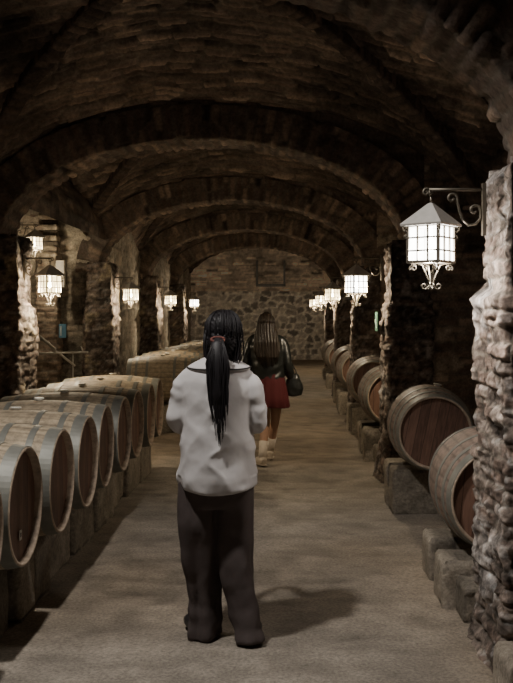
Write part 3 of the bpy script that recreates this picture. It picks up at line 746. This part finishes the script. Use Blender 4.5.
def person(loc, J, shoe_m, skirt=False):
    """J: joints in metres, x right, y away from the camera, z up"""
    root_mb = MB()
    m = root_mb
    hipz = J['hip'][2]
    m.rings([(J['hip'][0], J['hip'][1], hipz - .09, .13, .10), (J['hip'][0], J['hip'][1] - .01, hipz, .155, .115), (J['hip'][0], J['hip'][1], hipz + .12, .13, .095),
             (J['chest'][0], J['chest'][1], hipz + .24, .125, .085), (J['chest'][0], J['chest'][1], J['chest'][2], .15, .10), (J['chest'][0], J['chest'][1], J['sh'][0][2] - .01, .155, .085),
             (J['chest'][0], J['chest'][1], J['sh'][0][2] + .035, .09, .06)], 28)
    chain(m, [(J['chest'][0], J['chest'][1] - .01, J['sh'][0][2]), J['neck'], J['head']], [.06, .05, .05], 12)
    head_mb(m, J['head'])
    for i in (0, 1):
        sg = -1 if i == 0 else 1
        h = (J['hip'][0] + sg * .085, J['hip'][1], hipz - .02); k = J['knee'][i]; a = J['ankle'][i]
        chain(m, [h, lerp(h, k, .5), k, lerp(k, a, .35), a], [.082, .070, .050, .048, .034], 14)
        f = Vector(J['foot'][i]).normalized()
        m.tube([(a[0] - f.x * .03, a[1] - f.y * .03, a[2] - .03), (a[0] + f.x * .06, a[1] + f.y * .06, a[2] - .045), (a[0] + f.x * .14, a[1] + f.y * .14, a[2] - .055)], [.032, .034, .024], 10)
        chain(m, [J['sh'][i], lerp(J['sh'][i], J['el'][i], .4), J['el'][i], lerp(J['el'][i], J['wr'][i], .35), J['wr'][i]], [.045, .043, .036, .034, .025], 12)
        hand(m, J['wr'][i], Vector(J['wr'][i]) - Vector(J['el'][i]) if 'hd' not in J else J['hd'][i], J['hs'][i], J['hu'][i], J.get('curl', .5), J['th'][i])
    V, N, F = remesh(m, .0052, 3)
    body = from_arr('person', V, F, M_SKIN); body.location = loc
    for i in (0, 1):
        a = J['ankle'][i]; f = Vector(J['foot'][i]).normalized(); q = MB()
        pt = lambda d, z: (a[0] + f.x * d, a[1] + f.y * d, a[2] - .088 + z)
        q.tube([pt(-.055, .045), pt(-.02, .05), pt(.05, .045), pt(.12, .036), pt(.165, .030)], [.034, .046, .046, .042, .026], 14)
        q.tube([pt(-.01, .05), (a[0], a[1], a[2] + .01)], [.042, .040], 14)
        V, N, F = remesh(q, .007, 3); V[:, 2] = np.maximum(V[:, 2], a[2] - .088)
        sh = from_arr('shoe', V, F, shoe_m, body)
        q = MB(); q.tube([pt(-.06, .006), pt(.0, .006), pt(.08, .006), pt(.165, .006)], [.036, .046, .048, .026], 14, sy=.16)
        q.build('sole', M_SNEAK if shoe_m is M_SNEAK else M_SHOE, sh)
    return body

def strands(mb, paths, r, n, jit, seed, fr=(0, 1)):
    rg = random.Random(seed)
    for k in range(n):
        P = paths(rg.random(), rg); P = [(p[0] + rg.uniform(-jit, jit), p[1] + rg.uniform(-jit, jit), p[2] + rg.uniform(-jit, jit)) for p in P]
        mb.tube(P, [r * .8] + [r] * (len(P) - 2) + [r * .3], 5)

# ---- woman in the cream shirt
W1 = (-.35, 4.52, .0)
J1 = dict(hip=(0, .0, .88), chest=(0, 0, 1.20), neck=(.015, .0, 1.41), head=(.032, .035, 1.535),
          sh=[(-.16, 0, 1.285), (.16, 0, 1.285)], el=[(-.205, .01, 1.09), (.205, .01, 1.09)], wr=[(-.09, .24, 1.12), (.09, .24, 1.12)],
          knee=[(-.10, .03, .47), (.105, .0, .47)], ankle=[(-.075, .03, .105), (.155, -.06, .10)], foot=[(-.55, .8, 0), (.25, 1, 0)],
          hs=[(.3, .2, -.9), (-.3, .2, -.9)], hu=[(-.9, .3, -.2), (.9, .3, -.2)], th=[-1, -1])
b1 = person(W1, J1, M_SHOE); eyes(b1, J1['head'])
tag(b1, 'person with long black ponytail, loose cream shirt and wide dark trousers, walking away', 'person')
# trousers
m = MB()
m.rings([(0, 0, .68, .17, .13), (0, -.01, .80, .185, .145), (0, 0, .92, .165, .125), (0, 0, 1.0, .15, .115)], 30)
for i, (pts, rad) in enumerate((([(-.095, 0, .80), (-.095, 0, .60), (-.09, .02, .40), (-.07, .03, .22), (-.065, .02, .07), (-.062, .02, .012)], [.105, .105, .098, .082, .080, .086]),
                                ([(.088, -.01, .80), (.09, 0, .60), (.097, -.01, .40), (.125, -.03, .22), (.158, -.05, .07), (.165, -.06, .012)], [.102, .092, .082, .075, .078, .086]))):
    chain(m, pts, rad, 22, 6)
V, N, F = remesh(m, .010, 4)
th = np.arctan2(V[:, 1], V[:, 0] - np.where(V[:, 0] < 0.01, -.09, .1))
low = 1 - sstep(.0, .45, V[:, 2])
d = .010 * np.sin(th * 4 + 5 * vnoise(V[:, 0] * 3, V[:, 1] * 3, V[:, 2] * 2, 3)) * (.4 + .6 * sstep(.7, .3, V[:, 2])) + .016 * fbm(V[:, 0] * 9, V[:, 1] * 9, V[:, 2] * 5, 9, 3) + .010 * low * vnoise(V[:, 0] * 8, V[:, 1] * 8, V[:, 2] * 22, 4)
V = V + N * d[:, None]; V[:, 2] = np.maximum(V[:, 2], .008)
from_arr('trousers', V, F, M_TROUS, b1)
# shirt
m = MB()
m.rings([(0, 0, .765, .192, .168), (0, 0, .83, .193, .170), (0, .0, .95, .185, .155), (0, 0, 1.08, .174, .138), (0, 0, 1.22, .18, .132), (0, 0, 1.30, .182, .120), (.0, 0, 1.35, .160, .10), (.005, 0, 1.385, .12, .08), (.01, 0, 1.405, .075, .065)], 36)
for s in (-1, 1):
    chain(m, [(s * .11, 0, 1.325), (s * .164, 0, 1.280), (s * .190, -.005, 1.19), (s * .197, .0, 1.10), (s * .165, .12, 1.085), (s * .115, .21, 1.115)], [.052, .057, .054, .056, .050, .042], 18, 5)
V, N, F = remesh(m, .009, 5)
x, y, z = V.T
fold = np.sin((z * 34 + x * 14 * np.sign(.02 - x) + 3.5 * vnoise(x * 5, y * 5, z * 5, 2))) * vnoise(x * 6, y * 3, z * 7, 6)
rid = (1 - np.abs(vnoise(x * 5 + z * 4, y * 5, z * 11 - x * 5, 31))) ** 3
arm = sstep(.16, .19, np.abs(x)) * sstep(1.0, 1.03, z)
d = .004 * fold + .019 * rid * (.35 + .65 * (1 - sstep(.9, 1.25, z))) * (.5 + .5 * vnoise(x * 3, y * 3, z * 3, 41)) + .004 * fbm(x * 16, y * 16, z * 16, 8, 3) + .009 * (1 - sstep(.745, .98, z)) * np.sin(np.arctan2(y, x) * 5 + 1 + 6 * z)
d += arm * .0025 * np.sin(z * 75 + 5 * vnoise(x * 9, y * 9, z * 9, 5))
V = V + N * d[:, None]
V[:, 2] = np.where(z < .83, z + -.012 * np.cos(x * 13) + .012 * (1 - sstep(.78, .83, z)) - .014 * (1 - sstep(.78, .83, z)), V[:, 2])
sh = from_arr('shirt', V, F, M_SHIRT, b1)
# broad collar lying on the shoulders, edged in black
a = np.linspace(0, 2 * PI, 73); mb = MB()
def col_edge(t, q):
    ex = (.072 + (.158 - .072) * q); ey = (.066 + (.112 - .066) * q)
    return np.stack([.008 + ex * np.cos(t), -.002 + ey * np.sin(t), 1.418 - .040 * q - .014 * q * np.abs(np.sin(t)) - .006 * q ** 3 * np.abs(np.cos(t))], -1)
mb.grid(np.stack([col_edge(a, q) for q in np.linspace(0, 1, 9)] + [col_edge(a, q) - np.array([0, 0, .012]) for q in (1.0, .5)]))
co_ = mb.build('collar', M_SHIRT, sh)
mb = MB(); mb.tube([tuple(p) for p in col_edge(a, 1.01)], .0038, 6); mb.build('collar_piping', M_TRIM, sh)
# hair: cap plus low ponytail made of strands
m = MB(); hx, hy, hz = J1['head']
m.ball((hx, hy - .022, hz + .018), .094, .104, .100, 14); m.ball((hx - .003, hy - .07, hz - .035), .078, .060, .085, 12)
m.rings([(hx, hy - .045, hz - .135, .078, .050), (hx, hy - .04, hz - .05, .094, .07), (hx, hy - .03, hz + .0, .092, .08)], 24)
V, N, F = remesh(m, .008, 5)
k = (V[:, 1] > hy + .055) & (V[:, 2] < hz + .055); V[k, 1] = hy + .055 + (V[k, 1] - hy - .055) * .1
V = V + N * (.005 * np.sin(np.arctan2(V[:, 0] - hx, V[:, 2] - hz) * 30 + 4 * vnoise(V[:, 0] * 20, V[:, 1] * 20, V[:, 2] * 9, 4)))[:, None]
mb = MB(); mb.poly(V, F)
rg = random.Random(2)
for q in range(70):      # loose hairs over the crown and down to the tie
    an = rg.uniform(-1.25, 1.25); r0 = .097 + rg.uniform(0, .010)
    P = []
    for t in np.linspace(0, 1, 9):
        e = PI * .5 - t * 1.9 + .1
        P.append((hx + r0 * math.sin(an) * math.sin(min(t * 1.9 + .35, PI - .75)) * .98, hy - .022 - r0 * 1.04 * math.sin(t * 1.9) * math.cos(an * .9), hz + .018 + r0 * math.cos(t * 1.9 + abs(an) * .25)))
    mb.tube(P, .0016, 4)
for q in range(46):     # side hair falling to the collar
    s = rg.choice((-1, 1)); xx = hx + s * rg.uniform(.045, .096); yy = hy - rg.uniform(.02, .09)
    mb.tube([(xx, yy, hz + .02), (xx + s * .006, yy - .004, hz - .06), (xx + rg.uniform(-.01, .012), yy - .008, hz - .12), (xx + rg.uniform(-.012, .012), yy - .012, hz - rg.uniform(.13, .17))], [.004, .004, .003, .001], 5)
hr = mb.build('hair', M_HAIRK, b1)
mb = MB(); tx, ty, tz = .012, -.115, 1.510
mb.tube([(tx, ty + .02, tz + .01), (tx, ty - .03, tz - .03), (tx + .002, ty - .045, tz - .12), (tx + .004, ty - .055, tz - .26), (tx + .01, ty - .06, tz - .38)], [.026, .036, .045, .040, .014], 14, sy=.62)
for q in range(90):
    u = rg.uniform(-1, 1); v = rg.uniform(-1, 1); Lh = rg.uniform(.36, .54) * (1 - .25 * abs(u))
    P = []
    for t in np.linspace(0, 1, 9):
        wd = .020 + .036 * min(1, t * 3.0) * (1 - .55 * t ** 2.2)
        P.append((tx + .003 + u * wd + .010 * t * t + .004 * math.sin(9 * t + q), ty - .028 * min(1, t * 5) - .024 * min(1, t * 3) - .012 + v * .014 * (1 - t) - .006 * t, tz - Lh * t))
    mb.tube(P, [.003, .004, .0042, .004, .0038, .003, .0025, .002, .001], 5)
mb.build('ponytail', M_HAIRK, hr)
mb = MB(); mb.tube([(tx + .032 * math.cos(t), ty - .012 + .018 * math.sin(t) * .6, tz + .022 * math.sin(t) * .5) for t in np.linspace(0, 2 * PI, 18)], .007, 8); mb.build('hair_tie', M_TIE, hr)

# ---- woman in the red skirt
z2 = 0.0
W2 = (-.225, 9.8, z2)
J2 = dict(hip=(.03, 0, .90), chest=(.01, 0, 1.22), neck=(.0, .0, 1.43), head=(.0, .02, 1.545),
          sh=[(-.165, 0, 1.335), (.175, 0, 1.335)], el=[(-.235, -.03, 1.10), (.235, -.03, 1.09)], wr=[(-.19, .12, .96), (.27, .06, .93)],
          knee=[(-.01, .02, .48), (.095, .10, .48)], ankle=[(-.04, -.10, .10), (.035, .26, .12)], foot=[(-.45, 1, 0), (0, 1, 0)],
          hs=[(0, -.3, -.9), (0, -.3, -.9)], hu=[(-1, 0, 0), (1, 0, 0)], th=[-1, -1], hd=[(0.05, .5, -.8), (.0, .3, -.9)], curl=.8)
b2 = person(W2, J2, M_SNEAK); eyes(b2, J2['head'])
tag(b2, 'person with long loose brown hair, black leather jacket and short red skirt, farther ahead', 'person')
m = MB()
for i in (0, 1):
    a_ = J2['ankle'][i]; k_ = J2['knee'][i]; q = MB(); t_ = lerp(a_, k_, .42)
    q.tube([(a_[0], a_[1], a_[2] - .01), lerp(a_, k_, .15), t_, lerp(a_, k_, .425)], [.044, .043, .052, .049], 16); q.build('sock', M_SOCK, b2)
ns = 96; rows = []
for zz, rx, ry in ((1.02, .145, .11), (.96, .165, .13), (.86, .185, .15), (.74, .205, .165), (.635, .222, .18), (.63, .218, .176), (.70, .20, .16)):
    t = 2 * PI * np.arange(ns) / ns; pl = 1 + .05 * (1.02 - zz) / .4 * np.sin(t * 14 + .5 * np.sin(t * 3))
    rows.append(np.stack([.03 + rx * pl * np.cos(t), -.005 + ry * pl * np.sin(t), np.full(ns, zz) + .006 * np.sin(t * 3)], -1))
mb = MB(); mb.grid(np.stack(rows), wrap=True); mb.build('skirt', M_SKIRT, b2)
m = MB()
m.rings([(.025, 0, .93, .172, .135), (.02, 0, 1.0, .178, .14), (.01, 0, 1.15, .185, .14), (.005, 0, 1.30, .20, .13), (.005, 0, 1.38, .17, .10), (0, 0, 1.43, .08, .07)], 32)
for i, s in enumerate((-1, 1)):
    chain(m, [(s * .12, 0, 1.36), J2['sh'][i], lerp(J2['sh'][i], J2['el'][i], .5), J2['el'][i], lerp(J2['el'][i], J2['wr'][i], .9)], [.055, .060, .060, .056, .042], 18, 5)
V, N, F = remesh(m, .011, 4); x, y, z = V.T
V = V + N * (.010 * np.sin(z * 45 + 5 * vnoise(x * 6, y * 6, z * 5, 3)) * vnoise(x * 7, y * 7, z * 7, 1) + .010 * fbm(x * 10, y * 10, z * 10, 3, 3))[:, None]
from_arr('jacket', V, F, M_LEATH, b2)
m = MB(); hx, hy, hz = J2['head']
m.ball((hx, hy - .02, hz + .018), .092, .104, .098, 12)
m.rings([(hx + .02, -.145, 1.17, .11, .020), (hx + .015, -.14, 1.24, .135, .030), (hx + .01, -.13, 1.34, .135, .05), (hx, -.09, 1.44, .115, .07), (hx, -.05, 1.55, .098, .09)], 26)
V, N, F = remesh(m, .009, 5)
k = (V[:, 1] > hy + .05) & (V[:, 2] < hz + .05); V[k, 1] = hy + .05 + (V[k, 1] - hy - .05) * .1
V = V + N * (.006 * np.sin((V[:, 0] - hx) * 220 + 5 * vnoise(V[:, 0] * 8, 0, V[:, 2] * 4, 4)))[:, None]
mb = MB(); mb.poly(V, F)
for q in range(130):
    u = rg.uniform(-1, 1); zb = rg.uniform(1.04, 1.19) + .05 * abs(u)
    mb.tube([(hx + u * .015, -.03, hz + .118), (hx + u * .075, -.085 + .04 * abs(u), hz + .07), (hx + u * .10, -.125 + .06 * abs(u), hz - .02), (hx + u * .125, -.15 + .05 * abs(u), 1.40), (hx + .01 + u * .145, -.175 + .05 * abs(u), 1.25), (hx + .02 + u * .115, -.16 + .05 * abs(u), zb)], [.003, .004, .004, .005, .005, .0015], 5)
mb.build('hair', M_HAIRB, b2)
# handbag carried at the right hip
bg = empty('handbag', (W2[0] + .300, 9.86, z2))
m = MB(); m.rings([(0, 0, .735, .03, .03), (0, 0, .755, .085, .055), (0, 0, .83, .105, .065), (0, 0, .93, .075, .05), (0, 0, .99, .045, .03)], 24, pw=2.4)
V, N, F = remesh(m, .009, 4); V = V + N * (.012 * fbm(V[:, 0] * 14, V[:, 1] * 14, V[:, 2] * 14, 3, 3))[:, None]
from_arr('bag_body', V, F, M_LEATH, bg)
mb = MB(); mb.tube([(-.045, 0, .96), (-.055, 0, 1.02), (-.050, 0, 1.08), (-.035, 0, 1.11), (-.015, 0, 1.08), (.02, 0, 1.02), (.04, 0, .95)], .007, 8); mb.build('handle', M_LEATH, bg)
tag(bg, 'black rounded handbag hanging at the right hip of the person in the red skirt', 'handbag')
# ---------------------------------------------------------------- camera, lights, world
cam = bpy.data.cameras.new('camera'); co = bpy.data.objects.new('camera', cam); COL.objects.link(co)
co.location = (0, 0, 1.63); co.rotation_euler = (PI / 2, 0, 0)
cam.sensor_fit = 'AUTO'; cam.sensor_width = 36; cam.lens = 900 * 36 / 683
cam.shift_x = -30.5 / 683; cam.shift_y = -26.5 / 683; cam.clip_start = .05; cam.clip_end = 100
scn.camera = co
def spot(loc, tgt, e, col, size=2.0, rad=.04, blend=.6):
    li = bpy.data.lights.new('ceiling_spot', 'SPOT'); li.energy = e; li.color = col; li.spot_size = size; li.spot_blend = blend; li.shadow_soft_size = rad
    o = bpy.data.objects.new('ceiling_spot', li); COL.objects.link(o); o.location = loc
    o.rotation_euler = (Vector(tgt) - Vector(loc)).to_track_quat('-Z', 'Y').to_euler()
spot((-1.15, 3.57, 3.84), (-.6, 4.2, 0), 115, (1.0, .95, .89), 2.1, .08)
w = bpy.data.worlds.new('world'); scn.world = w; w.use_nodes = True
w.node_tree.nodes['Background'].inputs[0].default_value = (.5, .42, .36, 1); w.node_tree.nodes['Background'].inputs[1].default_value = .02
scn.view_settings.view_transform = 'AgX'; scn.view_settings.look = 'None'; scn.view_settings.exposure = 1.55
scn.cycles.max_bounces = 8; scn.cycles.diffuse_bounces = 5
